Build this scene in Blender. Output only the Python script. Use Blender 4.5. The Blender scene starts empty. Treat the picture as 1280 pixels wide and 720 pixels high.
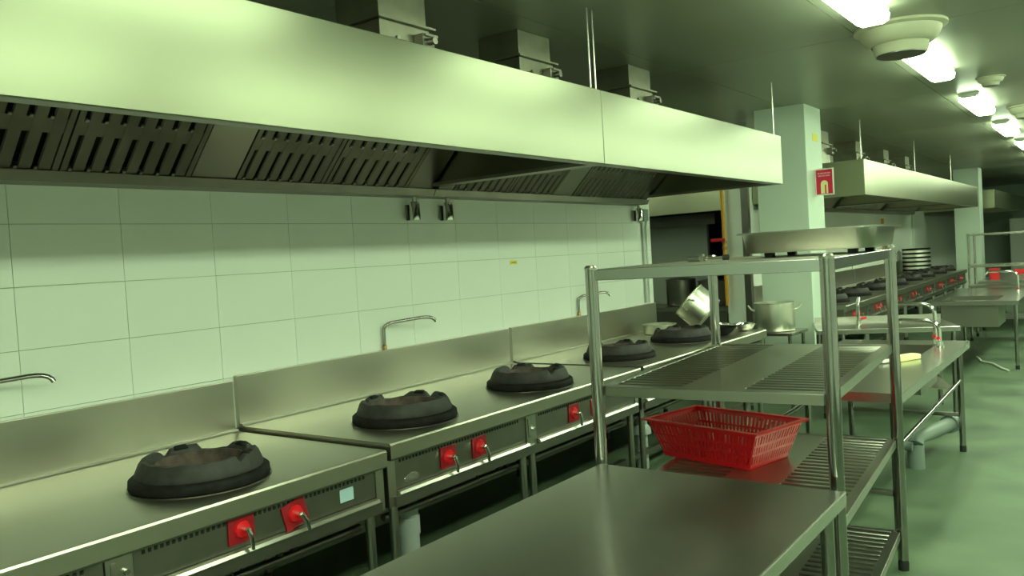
import bpy, bmesh, math, random
from mathutils import Matrix, Vector
random.seed(7)
scene = bpy.context.scene
col = scene.collection
PI = math.pi

# ------------------------------------------------------------------ camera
F = 1030.0; W_, H_ = 1280.0, 720.0; EYE = 1.6
vy = Vector((1400 - 640, -(278 - 360), -F)).normalized()
up = Vector((1, 0.06, 0)).cross(vy).normalized()
if up.y < 0: up = -up
vx = vy.cross(up)
cam_d = bpy.data.cameras.new('camera'); cam = bpy.data.objects.new('camera', cam_d); col.objects.link(cam)
M3 = Matrix((vx, vy, up))
cam.matrix_world = Matrix.Translation((0, 0, EYE)) @ M3.to_4x4()
cam_d.sensor_width = 36; cam_d.lens = F / W_ * 36; cam_d.clip_start = 0.05; cam_d.clip_end = 100
scene.camera = cam

# ------------------------------------------------------------------ light and exposure
wd = bpy.data.worlds.new('world'); scene.world = wd; wd.use_nodes = True
wd.node_tree.nodes['Background'].inputs[0].default_value = (0.5, 0.6, 0.45, 1)
wd.node_tree.nodes['Background'].inputs[1].default_value = 0.02
vs = scene.view_settings
vs.view_transform = 'Standard'; vs.look = 'None'; vs.gamma = 1; vs.use_curve_mapping = False
vs.exposure = 0.88
LAMP_STRENGTH = 11.0; WIDE_STRENGTH = 18.0
LAMP_COLOR = (0.76, 1.0, 0.62)
scene.cycles.max_bounces = 8
scene.cycles.caustics_reflective = True; scene.cycles.caustics_refractive = False
scene.cycles.sample_clamp_indirect = 6.0

# ------------------------------------------------------------------ materials
MATS = {}
def mat(name, color, rough=0.5, metal=0.0, noise=0.0, nscale=(8, 8, 8), bump=0.0, bscale=(60, 60, 60), rvar=0.0,
        color2=None, emit=None, trans=0.0, coat=0.0, lowbump=0.0, spec=None):
    m = bpy.data.materials.new(name); m.use_nodes = True
    nt = m.node_tree; b = nt.nodes['Principled BSDF']
    b.inputs['Base Color'].default_value = (*color, 1); b.inputs['Roughness'].default_value = rough
    b.inputs['Metallic'].default_value = metal
    if spec is not None: b.inputs['Specular IOR Level'].default_value = spec
    if coat: b.inputs['Coat Weight'].default_value = coat; b.inputs['Coat Roughness'].default_value = 0.1
    if trans: b.inputs['Transmission Weight'].default_value = trans
    if emit:
        b.inputs['Emission Color'].default_value = (*emit[0], 1); b.inputs['Emission Strength'].default_value = emit[1]
    tc = nt.nodes.new('ShaderNodeTexCoord')
    def noi(scale, detail=3):
        mp = nt.nodes.new('ShaderNodeMapping'); mp.inputs['Scale'].default_value = scale
        n = nt.nodes.new('ShaderNodeTexNoise'); n.inputs['Scale'].default_value = 1.0; n.inputs['Detail'].default_value = detail
        nt.links.new(tc.outputs['Object'], mp.inputs[0]); nt.links.new(mp.outputs[0], n.inputs[0]); return n
    if noise or color2 or rvar:
        n = noi(nscale)
        if noise or color2:
            r = nt.nodes.new('ShaderNodeValToRGB')
            c2 = color2 or tuple(max(0, c * (1 - noise)) for c in color)
            r.color_ramp.elements[0].color = (*c2, 1); r.color_ramp.elements[1].color = (*color, 1)
            r.color_ramp.elements[0].position = 0.35; r.color_ramp.elements[1].position = 0.65
            nt.links.new(n.outputs[0], r.inputs[0]); nt.links.new(r.outputs[0], b.inputs['Base Color'])
        if rvar:
            mr = nt.nodes.new('ShaderNodeMapRange')
            mr.inputs[3].default_value = max(0.02, rough - rvar); mr.inputs[4].default_value = rough + rvar
            mr.inputs[1].default_value = 0.3; mr.inputs[2].default_value = 0.7
            nt.links.new(n.outputs[0], mr.inputs[0]); nt.links.new(mr.outputs[0], b.inputs['Roughness'])
    last = None
    for amt, sc, dist in ((bump, bscale, 0.002), (lowbump, (1.6, 1.6, 1.6), 0.03)):
        if amt:
            n2 = noi(sc, 2); bp = nt.nodes.new('ShaderNodeBump')
            bp.inputs['Strength'].default_value = amt; bp.inputs['Distance'].default_value = dist
            nt.links.new(n2.outputs[0], bp.inputs['Height'])
            if last: nt.links.new(last.outputs[0], bp.inputs['Normal'])
            last = bp
    if last: nt.links.new(last.outputs[0], b.inputs['Normal'])
    MATS[name] = m
    return m
mat('steel', (0.46, 0.44, 0.40), 0.28, 1.0)
mat('steel_top', (0.47, 0.445, 0.385), 0.33, 1.0)
mat('steel_table', (0.58, 0.56, 0.53), 0.24, 1.0, bump=0.03, bscale=(40, 4, 40))
mat('steel_sheen', (0.78, 0.75, 0.78), 0.22, 1.0)  # lighter steel copy, a bright reflection put into the base colour
mat('steel_polished', (0.40, 0.38, 0.375), 0.11, 1.0)
mat('steel_hood', (0.170, 0.176, 0.130), 0.29, 1.0, lowbump=0.09)  # darkened so the lamps do not overexpose the near hood
mat('steel_hood_lit', (0.48, 0.48, 0.34), 0.30, 1.0, lowbump=0.22)  # lighter copy of the hood steel, extra brightness put into its colour
mat('steel_filter', (0.25, 0.24, 0.20), 0.38, 1.0, noise=0.2, nscale=(5, 5, 5))
mat('steel_panel', (0.27, 0.255, 0.225), 0.38, 1.0, noise=0.12, nscale=(5, 5, 5))
mat('aluminium', (0.80, 0.79, 0.70), 0.34, 1.0)
mat('chrome', (0.8, 0.8, 0.78), 0.10, 1.0)
mat('brass', (0.42, 0.24, 0.10), 0.4, 1.0)
mat('iron_grey', (0.034, 0.030, 0.030), 0.65, 0.0, noise=0.45, nscale=(18, 18, 18), bump=0.5, bscale=(60, 60, 60))
mat('iron', (0.016, 0.015, 0.015), 0.7, 0.0, spec=0.15, noise=0.5, nscale=(18, 18, 18), bump=0.6, bscale=(60, 60, 60))
mat('iron_inner', (0.10, 0.065, 0.055), 0.8, 0.0, noise=0.5, nscale=(20, 20, 20), bump=0.5, bscale=(50, 50, 50))
mat('dark', (0.012, 0.013, 0.012), 0.7)
mat('rubber', (0.015, 0.015, 0.015), 0.6)
mat('black_paint', (0.03, 0.03, 0.028), 0.5)
mat('tile', (0.82, 0.85, 0.80), 0.22, noise=0.03, nscale=(1.5, 1.5, 1.5), spec=0.4)
mat('grout', (0.36, 0.38, 0.30), 0.9)
mat('plaster', (0.60, 0.68, 0.60), 0.5, noise=0.04, nscale=(2, 2, 2))
mat('plaster_grey', (0.42, 0.45, 0.41), 0.7, noise=0.08, nscale=(2, 2, 2))
mat('far_wall', (0.46, 0.54, 0.46), 0.6, noise=0.1, nscale=(1, 1, 1))
mat('floor_paint', (0.112, 0.155, 0.092), 0.55, color2=(0.052, 0.085, 0.050), nscale=(2.2, 2.2, 2.2), rvar=0.1, bump=0.25, bscale=(90, 90, 90))
mat('ceiling_paint', (0.34, 0.35, 0.28), 0.36, noise=0.08, nscale=(1.2, 1.2, 1.2), rvar=0.06)
mat('red_plate', (0.32, 0.006, 0.014), 0.35)
mat('red_plastic', (0.72, 0.008, 0.016), 0.32, spec=0.5)
mat('sign_red', (0.60, 0.012, 0.06), 0.45)
mat('sign_white', (0.80, 0.78, 0.74), 0.5)
mat('sign_cream', (0.80, 0.74, 0.36), 0.5)
mat('sign_pink', (0.75, 0.30, 0.32), 0.5)
mat('yellow_label', (0.75, 0.68, 0.03), 0.5)
mat('sticker_blue', (0.42, 0.58, 0.66), 0.5)
mat('pvc', (0.42, 0.45, 0.45), 0.45)
mat('pvc_dark', (0.20, 0.24, 0.22), 0.5)
mat('gas_pipe', (0.72, 0.34, 0.02), 0.45)
mat('cream_plastic', (0.62, 0.60, 0.46), 0.5)
mat('lamp_glow', (0.9, 0.9, 0.9), 0.4, emit=(LAMP_COLOR, LAMP_STRENGTH))
mat('lamp_glow_wide', (0.9, 0.9, 0.9), 0.4, emit=(LAMP_COLOR, WIDE_STRENGTH))
mat('white_paint', (0.75, 0.77, 0.70), 0.5)
mat('duct', (0.40, 0.39, 0.31), 0.40, 1.0, noise=0.2, nscale=(6, 6, 6))
mat('bamboo', (0.50, 0.44, 0.30), 0.6)
mat('brown_wood', (0.18, 0.10, 0.06), 0.6)
mat('sponge', (0.85, 0.82, 0.42), 0.8)

# ------------------------------------------------------------------ mesh helpers
class MB:
    def __init__(s): s.v = []; s.f = []
    def add(s, v, f):
        o = len(s.v); s.v += [tuple(p) for p in v]; s.f += [tuple(i + o for i in q) for q in f]; return s
    def box(s, x0, x1, y0, y1, z0, z1):
        v = [(x, y, z) for z in (z0, z1) for y in (y0, y1) for x in (x0, x1)]
        return s.add(v, [(0, 2, 3, 1), (4, 5, 7, 6), (0, 1, 5, 4), (2, 6, 7, 3), (0, 4, 6, 2), (1, 3, 7, 5)])
    def hexa(s, bot, top):   # two quads of 4 points (ccw seen from above)
        return s.add(list(bot) + list(top), [(3, 2, 1, 0), (4, 5, 6, 7), (0, 1, 5, 4), (1, 2, 6, 5), (2, 3, 7, 6), (3, 0, 4, 7)])
    def prism(s, prof, axis, a0, a1):  # profile 2D ccw extruded along axis
        n = len(prof)
        def pt(p, a):
            return {'x': (a, p[0], p[1]), 'y': (p[0], a, p[1]), 'z': (p[0], p[1], a)}[axis]
        v = [pt(p, a0) for p in prof] + [pt(p, a1) for p in prof]
        f = [tuple(range(n))[::-1], tuple(range(n, 2 * n))] + [(i, (i + 1) % n, n + (i + 1) % n, n + i) for i in range(n)]
        return s.add(v, f)
    def tube(s, pts, r, n=12, caps=True):
        pts = [Vector(p) for p in pts]; rings = []
        rr = r if isinstance(r, (list, tuple)) else [r] * len(pts)
        prev = None
        for i, p in enumerate(pts):
            if i == 0: d = pts[1] - p
            elif i == len(pts) - 1: d = p - pts[i - 1]
            else: d = (pts[i + 1] - p).normalized() + (p - pts[i - 1]).normalized()
            d.normalize()
            if prev is None:
                a = Vector((0, 0, 1)) if abs(d.z) < 0.9 else Vector((1, 0, 0))
                u = d.cross(a).normalized()
            else:
                u = (prev - d * prev.dot(d)).normalized()
            prev = u; w = d.cross(u)
            rings.append([p + (u * math.cos(2 * PI * k / n) + w * math.sin(2 * PI * k / n)) * rr[i] for k in range(n)])
        v = [q for ring in rings for q in ring]; f = []
        for i in range(len(pts) - 1):
            for k in range(n):
                f.append((i * n + k, i * n + (k + 1) % n, (i + 1) * n + (k + 1) % n, (i + 1) * n + k))
        if caps:
            f.append(tuple(range(n))[::-1]); f.append(tuple(range((len(pts) - 1) * n, len(pts) * n)))
        return s.add(v, f)
    def lathe(s, prof, n=32, cx=0, cy=0, closed=False, zfun=None):
        v = []; f = []
        m = len(prof)
        for k in range(n):
            a = 2 * PI * k / n
            for j, (r, z) in enumerate(prof):
                zz = zfun(j, a, z) if zfun else z
                v.append((cx + r * math.cos(a), cy + r * math.sin(a), zz))
        for k in range(n):
            k2 = (k + 1) % n
            for j in range(m - 1 + (1 if closed else 0)):
                j2 = (j + 1) % m
                f.append((k * m + j, k2 * m + j, k2 * m + j2, k * m + j2))
        return s.add(v, f)
    def mesh(s, name, smooth=True, ang=0.7, bevel=0):
        me = bpy.data.meshes.new(name); me.from_pydata(s.v, [], s.f)
        bm = bmesh.new(); bm.from_mesh(me)
        bmesh.ops.recalc_face_normals(bm, faces=bm.faces)
        if bevel:
            es = [e for e in bm.edges if len(e.link_faces) == 2 and e.calc_face_angle() > 0.6]
            bmesh.ops.bevel(bm, geom=es, offset=bevel, segments=2, affect='EDGES', profile=0.5)
        bm.to_mesh(me); bm.free()
        if bevel: ang = min(ang, 0.3)
        if smooth:
            me.polygons.foreach_set('use_smooth', [True] * len(me.polygons)); me.set_sharp_from_angle(angle=ang)
        return me
    def build(s, name, m, parent=None, smooth=True, ang=0.7, bevel=0):
        return link(name, s.mesh(name, smooth, ang, bevel), m, parent)
def link(name, me, m, parent=None):
    if m and not me.materials: me.materials.append(MATS[m])
    o = bpy.data.objects.new(name, me); col.objects.link(o)
    if parent: o.parent = parent
    return o
def thing(name, label, cat, loc=(0, 0, 0), rz=0, group=None):
    o = bpy.data.objects.new(name, None); col.objects.link(o); o.empty_display_size = 0.1
    o.location = loc; o.rotation_euler = (0, 0, rz); return tag(o, label, cat, group)
def tag(o, label, cat, group=None):
    o['label'] = label; o['category'] = cat
    if group: o['group'] = group
    return o
def struct(o, label=None):
    o['kind'] = 'structure'
    if label: o['label'] = label
    return o
def copy_tree(o, parent=None):
    c = o.copy(); col.objects.link(c)
    if parent: c.parent = parent
    for ch in list(o.children): copy_tree(ch, c)
    return c
def bez(p0, p1, p2, n=6):
    p0, p1, p2 = Vector(p0), Vector(p1), Vector(p2)
    return [p0 * (1 - t) ** 2 + p1 * 2 * t * (1 - t) + p2 * t * t for t in [i / n for i in range(n + 1)]]

# ------------------------------------------------------------------ the room
CEIL = 2.97; XW = -3.72
struct(MB().box(-9.2, 4.6, -3.2, 30.2, -0.2, 0).build('floor', 'floor_paint', smooth=False), 'green painted concrete floor of the kitchen')
ce = struct(MB().box(-9.2, 4.6, -3.2, 30.2, CEIL + 0.012, CEIL + 0.2).build('ceiling', 'black_paint', smooth=False), 'dark grey panelled ceiling')
cpm = MB().box(0.003, 1.297, 0.003, 2.997, 0, 0.011).mesh('ceiling_panel', False)
cpm.materials.append(MATS['ceiling_paint'])
for i in range(11):
    for j in range(11):
        p = link('ceiling_panel', cpm, None, ce); p.location = (-9.2 + 1.3 * i, -3.0 + 3.0 * j, CEIL)
struct(MB().box(4.4, 4.6, -3.2, 30.2, 0, CEIL).build('wall_right', 'tile', smooth=False), 'pale tiled wall opposite the wok ranges')
struct(MB().box(-9.2, 4.4, -3.2, -3.0, 0, CEIL).build('wall_back', 'plaster', smooth=False), 'pale wall behind the ranges aisle')
struct(MB().box(-9.2, 4.4, 30.0, 30.2, 0, CEIL).build('wall_far', 'far_wall', smooth=False), 'pale green end wall at the far end of the kitchen')
struct(MB().box(-9.2, -9.0, -3.0, 30.0, 0, CEIL).build('wall_outer', 'plaster_grey', smooth=False), 'grey wall beyond the partition')
# tiled partition behind the near ranges
wl = struct(MB().box(-4.02, XW - 0.010, -3.0, 7.36, 0, CEIL).build('wall_left', 'grout', smooth=False), 'white tiled partition behind the near wok ranges')
TW, TH = 0.479, 0.2655
TZ0 = 1.339 - TH
tm = MB().box(0, 0.012, 0.0012, TW - 0.0012, 0.0012, TH - 0.0012).mesh('tile', False)
tm.materials.append(MATS['tile'])
for r in range(-1, 4):
    for c in range(-4, 13):
        y = 1.531 + c * TW
        if y > 7.0: continue
        if y + TW > 7.36: continue
        t = link('tile', tm, None, wl); t.location = (XW - 0.012, y, TZ0 + r * TH); t.rotation_euler = (random.uniform(-.0006, .0006), 0, random.uniform(-.0012, .0012))
tm2 = MB().box(0, 0.012, 0.0012, 7.36 - 1.531 - 12 * TW, 0.0012, TH - 0.0012).mesh('tile_cut', False)
tm2.materials.append(MATS['tile'])
for r in range(-1, 4):
    t = link('tile', tm2, None, wl); t.location = (XW - 0.012, 1.531 + 12 * TW, TZ0 + r * TH)
# second partition, past the pillar
w2 = struct(MB().box(-4.02, -3.70, 10.0, 29.9, 0, CEIL).build('wall_partition', 'tile', smooth=False), 'pale partition behind the far row of wok ranges')
wb = struct(MB().box(-4.06, -3.66, 19.9, 20.0, 0, CEIL).build('trim_1', 'plaster', smooth=False), 'pale joint in the far partition')
# square pillars
struct(MB().box(-3.0, -2.49, 8.40, 8.95, 0, CEIL).build('pillar', 'plaster', bevel=0.006), 'pale green square pillar between the two hoods')
struct(MB().box(-2.92, -2.43, 20.4, 20.95, 0, CEIL).build('pillar', 'plaster', bevel=0.006), 'far square pillar past the second hood')
struct(MB().box(-6.3, -4.62, 10.85, 10.93, 0, 2.05).build('wall_screen', 'plaster_grey', smooth=False), 'grey screen wall seen through the gap')

# ------------------------------------------------------------------ lamps
def lamp(x, y, label, group, L=1.25, k=1.0):
    t = thing('ceiling_light', label, 'light', (x, y, CEIL), 0, group)
    MB().prism([(-0.085 * k, -0.035), (0.085 * k, -0.035), (0.095 * k, -0.0005), (-0.095 * k, -0.0005)], 'y', -L / 2 - 0.02, L / 2 + 0.02).build('housing', 'white_paint', t)
    a = 0.098 * k
    prof = [(-a, -0.036), (-a * 0.92, -0.075), (-a * 0.6, -0.092), (a * 0.6, -0.092), (a * 0.92, -0.075), (a, -0.036)]
    MB().prism(prof, 'y', -L / 2, L / 2).build('diffuser', 'lamp_glow_wide' if k > 1 else 'lamp_glow', t)
    for s in (-1, 1):
        MB().box(-0.07 * k, 0.07 * k, s * (L / 2 + 0.001), s * (L / 2 + 0.018), -0.048, -0.036).build('end_cap', 'white_paint', t)
    return t
YL = [4.78, 7.22, 9.98, 12.72, 15.45, 18.2, 20.9, 23.6]
lab_a = ['fluorescent ceiling light closest to the pale end wall of the near ranges', 'fluorescent ceiling light over the plain work table', 'fluorescent ceiling light just before the large round air diffuser', 'fluorescent ceiling light just past the large round air diffuser'] + ['fluorescent ceiling light of the aisle row, %s past the large round air diffuser' % w for w in ('second', 'third', 'fourth', 'fifth', 'sixth', 'seventh')]
for i, y in enumerate([-0.6, 2.1] + YL):
    lamp(-1.17, y, lab_a[i], 'fluorescent lights along the aisle')
for y in [-1.9, 0.1, 2.1, 4.1, 6.1, 8.1, 10.1, 12.1, 14.1, 16.1, 18.1]:
    lamp(0.62, y, 'wide twin-tube ceiling light over the open floor', 'wide ceiling lights over the open floor', L=1.5, k=2.0)
for x, y in ((-6.9, 2.1), (-6.9, 7.22), (-4.9, 8.1)):  # unseen lamps added to brighten the hood behind the gap
    lamp(x, y, 'added unseen ceiling light beyond the tiled partition', 'added unseen lights beyond the partition')

def air_vent(x, y, label, sc=1.0):
    t = thing('air_diffuser', label, 'vent', (x, y, CEIL), 0, 'round ceiling air diffusers'); t.scale = (sc, sc, sc * 0.9)
    MB().lathe([(0.0, -0.0005), (0.285, -0.0005), (0.285, -0.018), (0.255, -0.03), (0.0, -0.03)], 36).build('flange', 'cream_plastic', t)
    MB().lathe([(0.25, -0.03), (0.245, -0.055), (0.225, -0.10), (0.19, -0.128), (0.178, -0.13)], 36).build('bowl', 'cream_plastic', t)
    MB().lathe([(0.18, -0.12), (0.172, -0.13), (0.160, -0.195), (0.155, -0.20), (0.0, -0.19)], 36).build('throat', 'cream_plastic', t)
    MB().lathe([(0.150, -0.196), (0.150, -0.206), (0.0, -0.206)], 36).build('damper_disc', 'steel_panel', t)
air_vent(-1.13, 5.98, 'large round cream air diffuser between the first two ceiling lights')
for x, y, sc, w in ((-0.90, 8.62, 0.42, 'second'), (-0.80, 11.0, 0.72, 'third'), (-0.80, 13.75, 0.72, 'fourth')):
    air_vent(x, y, 'round cream air diffuser, %s in the row between the ceiling lights' % w, sc)

# ------------------------------------------------------------------ extract hoods
S = 1 / math.sqrt(2)
def filter_mesh(w, L=0.52, n=7):
    mb = MB()   # local: x along width(y world), y up the slope, z normal
    m = 0.03
    mb.box(0.004, w - 0.004, 0, 0.022, -0.012, 0.006); mb.box(0.004, w - 0.004, L - 0.022, L, -0.012, 0.006)
    mb.box(0.004, m, 0.022, L - 0.022, -0.012, 0.006); mb.box(w - m, w - 0.004, 0.022, L - 0.022, -0.012, 0.006)
    p = (w - 2 * m) / n
    mb.box(m, w - m, 0.205, 0.275, -0.006, 0.002)
    for i in range(n):
        x0 = m + p * i
        # light bar with raised middle
        mb.prism([(x0 + p * 0.27, -0.006), (x0 + p, -0.006), (x0 + p * 0.94, 0.003), (x0 + p * 0.33, 0.003)], 'y', 0.022, L - 0.022)
    return mb
def slot_glints(w, L=0.52, n=7):  # pale bits at the slot ends, shaped to stand in for highlights
    mb = MB(); m = 0.03; p = (w - 2 * m) / n
    for i in range(n):
        x0 = m + p * i
        for yy in (0.024, 0.277): mb.box(x0 + 0.06 * p, x0 + 0.24 * p, yy, yy + 0.012, -0.004, 0.010)
    return mb
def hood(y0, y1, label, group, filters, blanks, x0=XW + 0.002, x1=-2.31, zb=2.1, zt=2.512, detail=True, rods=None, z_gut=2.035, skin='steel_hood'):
    t = thing('exhaust_hood', label, 'hood', ((x0 + x1) / 2, (y0 + y1) / 2, zb), 0, group)
    cx, cy = (x0 + x1) / 2, (y0 + y1) / 2
    def B(name, m, a, b, c, d, e, f, bevel=0.0):
        return MB().box(a - cx, b - cx, c - cy, d - cy, e - zb, f - zb).build(name, m, t, bevel=bevel)
    e = 0.012
    B('fascia', skin, x1 - e, x1, y0, y1, zb, zt, 0.003)
    B('end_panel', skin, x0, x1 - e - 0.001, y0, y0 + e, zb, zt); B('end_panel', skin, x0, x1 - e - 0.001, y1 - e, y1, zb, zt)
    B('top_panel', skin, x0, x1 - e - 0.001, y0 + e, y1 - e, zt - e, zt - 0.001)
    B('back_panel', 'steel_filter', x0, x0 + e, y0 + e, y1 - e, zb, zt - e)
    B('lip', 'steel_panel', x1 - 0.075, x1 - e - 0.001, y0 + e, y1 - e, zb, zb + 0.028)
    B('end_rail', 'steel_panel', x0 + e, x1 - 0.076, y0 + e, y0 + 0.05, zb, zb + 0.02); B('end_rail', 'steel_panel', x0 + e, x1 - 0.076, y1 - 0.05, y1 - e, zb, zb + 0.02)
    # gutter: a trough against the wall
    g = MB().prism([(x0 - cx, z_gut - zb), (x0 + 0.12 - cx, z_gut + 0.004 - zb), (x0 + 0.14 - cx, 2.082 - zb), (x0 + 0.125 - cx, 2.082 - zb), (x0 + 0.11 - cx, z_gut + 0.02 - zb), (x0 - cx, z_gut + 0.016 - zb)], 'y', y0 - cy + 0.002, y1 - cy - 0.002)
    g.build('gutter', 'steel_panel', t)
    if not detail: return t
    gx, gz = x0 + 0.118, 2.075
    def slope_part(o, y):
        # local x -> world y, local y -> (+x,+z)/sqrt2, local z -> facing down-front
        mat3 = Matrix(((0, S, S), (1, 0, 0), (0, S, -S)))
        o.matrix_local = Matrix.Translation((gx - cx, y - cy, gz - zb)) @ mat3.to_4x4()
        return o
    for (a, b) in filters:
        f = slope_part(filter_mesh(b - a).build('filter', 'steel_filter', t, smooth=False), a)
        slot_glints(b - a).build('slot_glints', 'steel', f, smooth=False)['kind'] = 'stuff'
        MB().box(0.004, b - a - 0.004, 0, 0.52, -0.075, -0.07).build('slot_shade', 'dark', f, smooth=False)  # black sheet standing in for the shade inside the hood
    for (a, b) in blanks:
        slope_part(MB().box(0.004, b - a - 0.004, 0, 0.52, -0.010, 0.003).build('blank_plate', 'steel', t), a)
    for (a) in sorted(set([v for ab in filters + blanks for v in ab])):
        slope_part(MB().box(-0.006, 0.006, 0, 0.52, -0.06, -0.014).build('filter_rail', 'black_paint', t), a)
    # upper baffle behind the filters
    MB().box(x0 + 0.49 - cx, x1 - 0.02 - cx, y0 + e - cy, y1 - e - cy, zt - 0.07 - zb, zt - 0.06 - zb).build('ceiling_plate', 'steel_filter', t)
    return t
def rods(t, ys, x):
    for y in ys:
        z0 = 2.50 - t.location.z
        MB().tube([(x - t.location.x, y - t.location.y, z0), (x - t.location.x, y - t.location.y, CEIL - t.location.z)], 0.006, 8).build('hanger_rod', 'steel', t)
h1 = hood(-0.9, 4.058, 'long stainless steel exhaust hood section over the wok range with the sticker', 'near exhaust hoods',
     [(0.47, 1.08), (1.08, 1.686), (1.686, 2.30), (2.55, 3.13), (3.13, 3.80)], [(2.30, 2.55), (3.80, 4.03)])
rods(h1, [4.035], -2.36)
h2 = hood(4.062, 7.10, 'stainless steel exhaust hood section ending beside the square pillar', 'near exhaust hoods',
     [(4.24, 4.85), (4.85, 5.46), (5.73, 6.34), (6.34, 6.95)], [(4.09, 4.24), (5.46, 5.73), (6.95, 7.07)])
rods(h2, [4.09, 7.07], -2.36)
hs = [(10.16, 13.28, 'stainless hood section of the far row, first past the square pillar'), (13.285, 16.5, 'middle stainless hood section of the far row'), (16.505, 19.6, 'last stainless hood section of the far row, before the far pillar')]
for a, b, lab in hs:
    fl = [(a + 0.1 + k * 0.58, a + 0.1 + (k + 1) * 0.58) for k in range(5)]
    h = hood(a, b, lab, 'far exhaust hoods', fl, [], x0=-3.69, x1=-2.36, skin='steel_hood_lit')
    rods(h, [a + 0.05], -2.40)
hood(21.4, 28.5, 'pale exhaust hood beyond the far pillar', 'far exhaust hoods', [], [], x0=-3.69, x1=-2.25, detail=False, skin='steel_hood_lit')
# hood on the other side of the partition, seen through the gap
h4 = hood(10.05, 16.0, 'yellowish lit exhaust hood behind the partition, seen through the gap', None, [], [], x0=-6.4, x1=-4.04, detail=False, zb=2.06, zt=2.55, z_gut=2.0, skin='steel_hood_lit')
MB().box(-1.1, 0.80, -2.35, -2.28, -0.15, 0.0).build('lower_band', 'steel_panel', h4)

# ------------------------------------------------------------------ exhaust duct collars on the hood
def duct(y, label, x=-2.85, w=0.36, d=0.32, group='duct collars on the near hood', zt=2.512, scale=1):
    t = thing('duct_collar', label, 'duct', (x - d / 2, y + w / 2, zt), 0, group)
    H = CEIL - zt
    MB().box(-d / 2, d / 2, -w / 2, w / 2, 0, 0.29).build('lower_box', 'duct', t, bevel=0.003)
    MB().box(-d / 2 - 0.025, d / 2 + 0.025, -w / 2 - 0.025, w / 2 + 0.025, 0.2905, 0.302).build('flange', 'duct', t)
    MB().box(-d / 2 + 0.01, d / 2 - 0.008, -w / 2 + 0.008, w / 2 - 0.012, 0.3025, H - 0.0005).build('upper_duct', 'duct', t, bevel=0.003)
    a = MB().box(d / 2 + 0.0005, d / 2 + 0.06, 0.06, 0.15, 0.17, 0.25).build('actuator_box', 'steel_panel', t, bevel=0.004)
    MB().tube([(d / 2 + 0.061, 0.11, 0.21), (d / 2 + 0.10, 0.11, 0.21)], 0.018, 10).build('shaft', 'steel', a)
    MB().box(d / 2 + 0.062, d / 2 + 0.075, 0.07, 0.16, 0.235, 0.247).build('lever', 'steel', a)
    MB().tube([(d / 2, -0.06, 0.215), (d / 2 + 0.012, -0.06, 0.215)], 0.012, 8).build('bolt', 'steel', t)
    return t
duct(2.90, 'square sheet metal duct collar on the near hood, first from the burner with the sticker')
duct(4.06, 'square sheet metal duct collar beside the twin hanger rods')
duct(5.44, 'square sheet metal duct collar on the hood section beside the pillar')
for i, y in enumerate((10.6, 12.3, 14.0, 15.6)):
    duct(y, ['sheet metal duct collar just past the square pillar on the far hood', 'second sheet metal duct collar on the far hood', 'third sheet metal duct collar on the far hood', 'fourth sheet metal duct collar on the far hood'][i], x=-2.95, group='duct collars on the far hood')

# grease cups
for y, lab in ((3.93, 'small steel grease cup under the hood gutter above the swivel tap'), (4.26, 'small steel grease cup hanging right of its twin under the gutter'), (7.02, 'small steel grease cup under the gutter at the wall end')):
    t = thing('grease_cup', lab, 'cup', (-3.655, y, 1.888), 0, 'grease cups under the hood')
    MB().lathe([(0.0, 0.0), (0.036, 0.0), (0.036, 0.10), (0.028, 0.118), (0.0, 0.118)], 18).build('cup', 'chrome', t)
    MB().lathe([(0.0, 0.1185), (0.016, 0.1185), (0.016, 0.147), (0.0, 0.147)], 12).build('neck', 'steel', t)
    MB().box(-0.05, -0.037, -0.03, 0.03, 0.0, 0.10).build('bracket', 'steel_panel', t)

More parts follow.
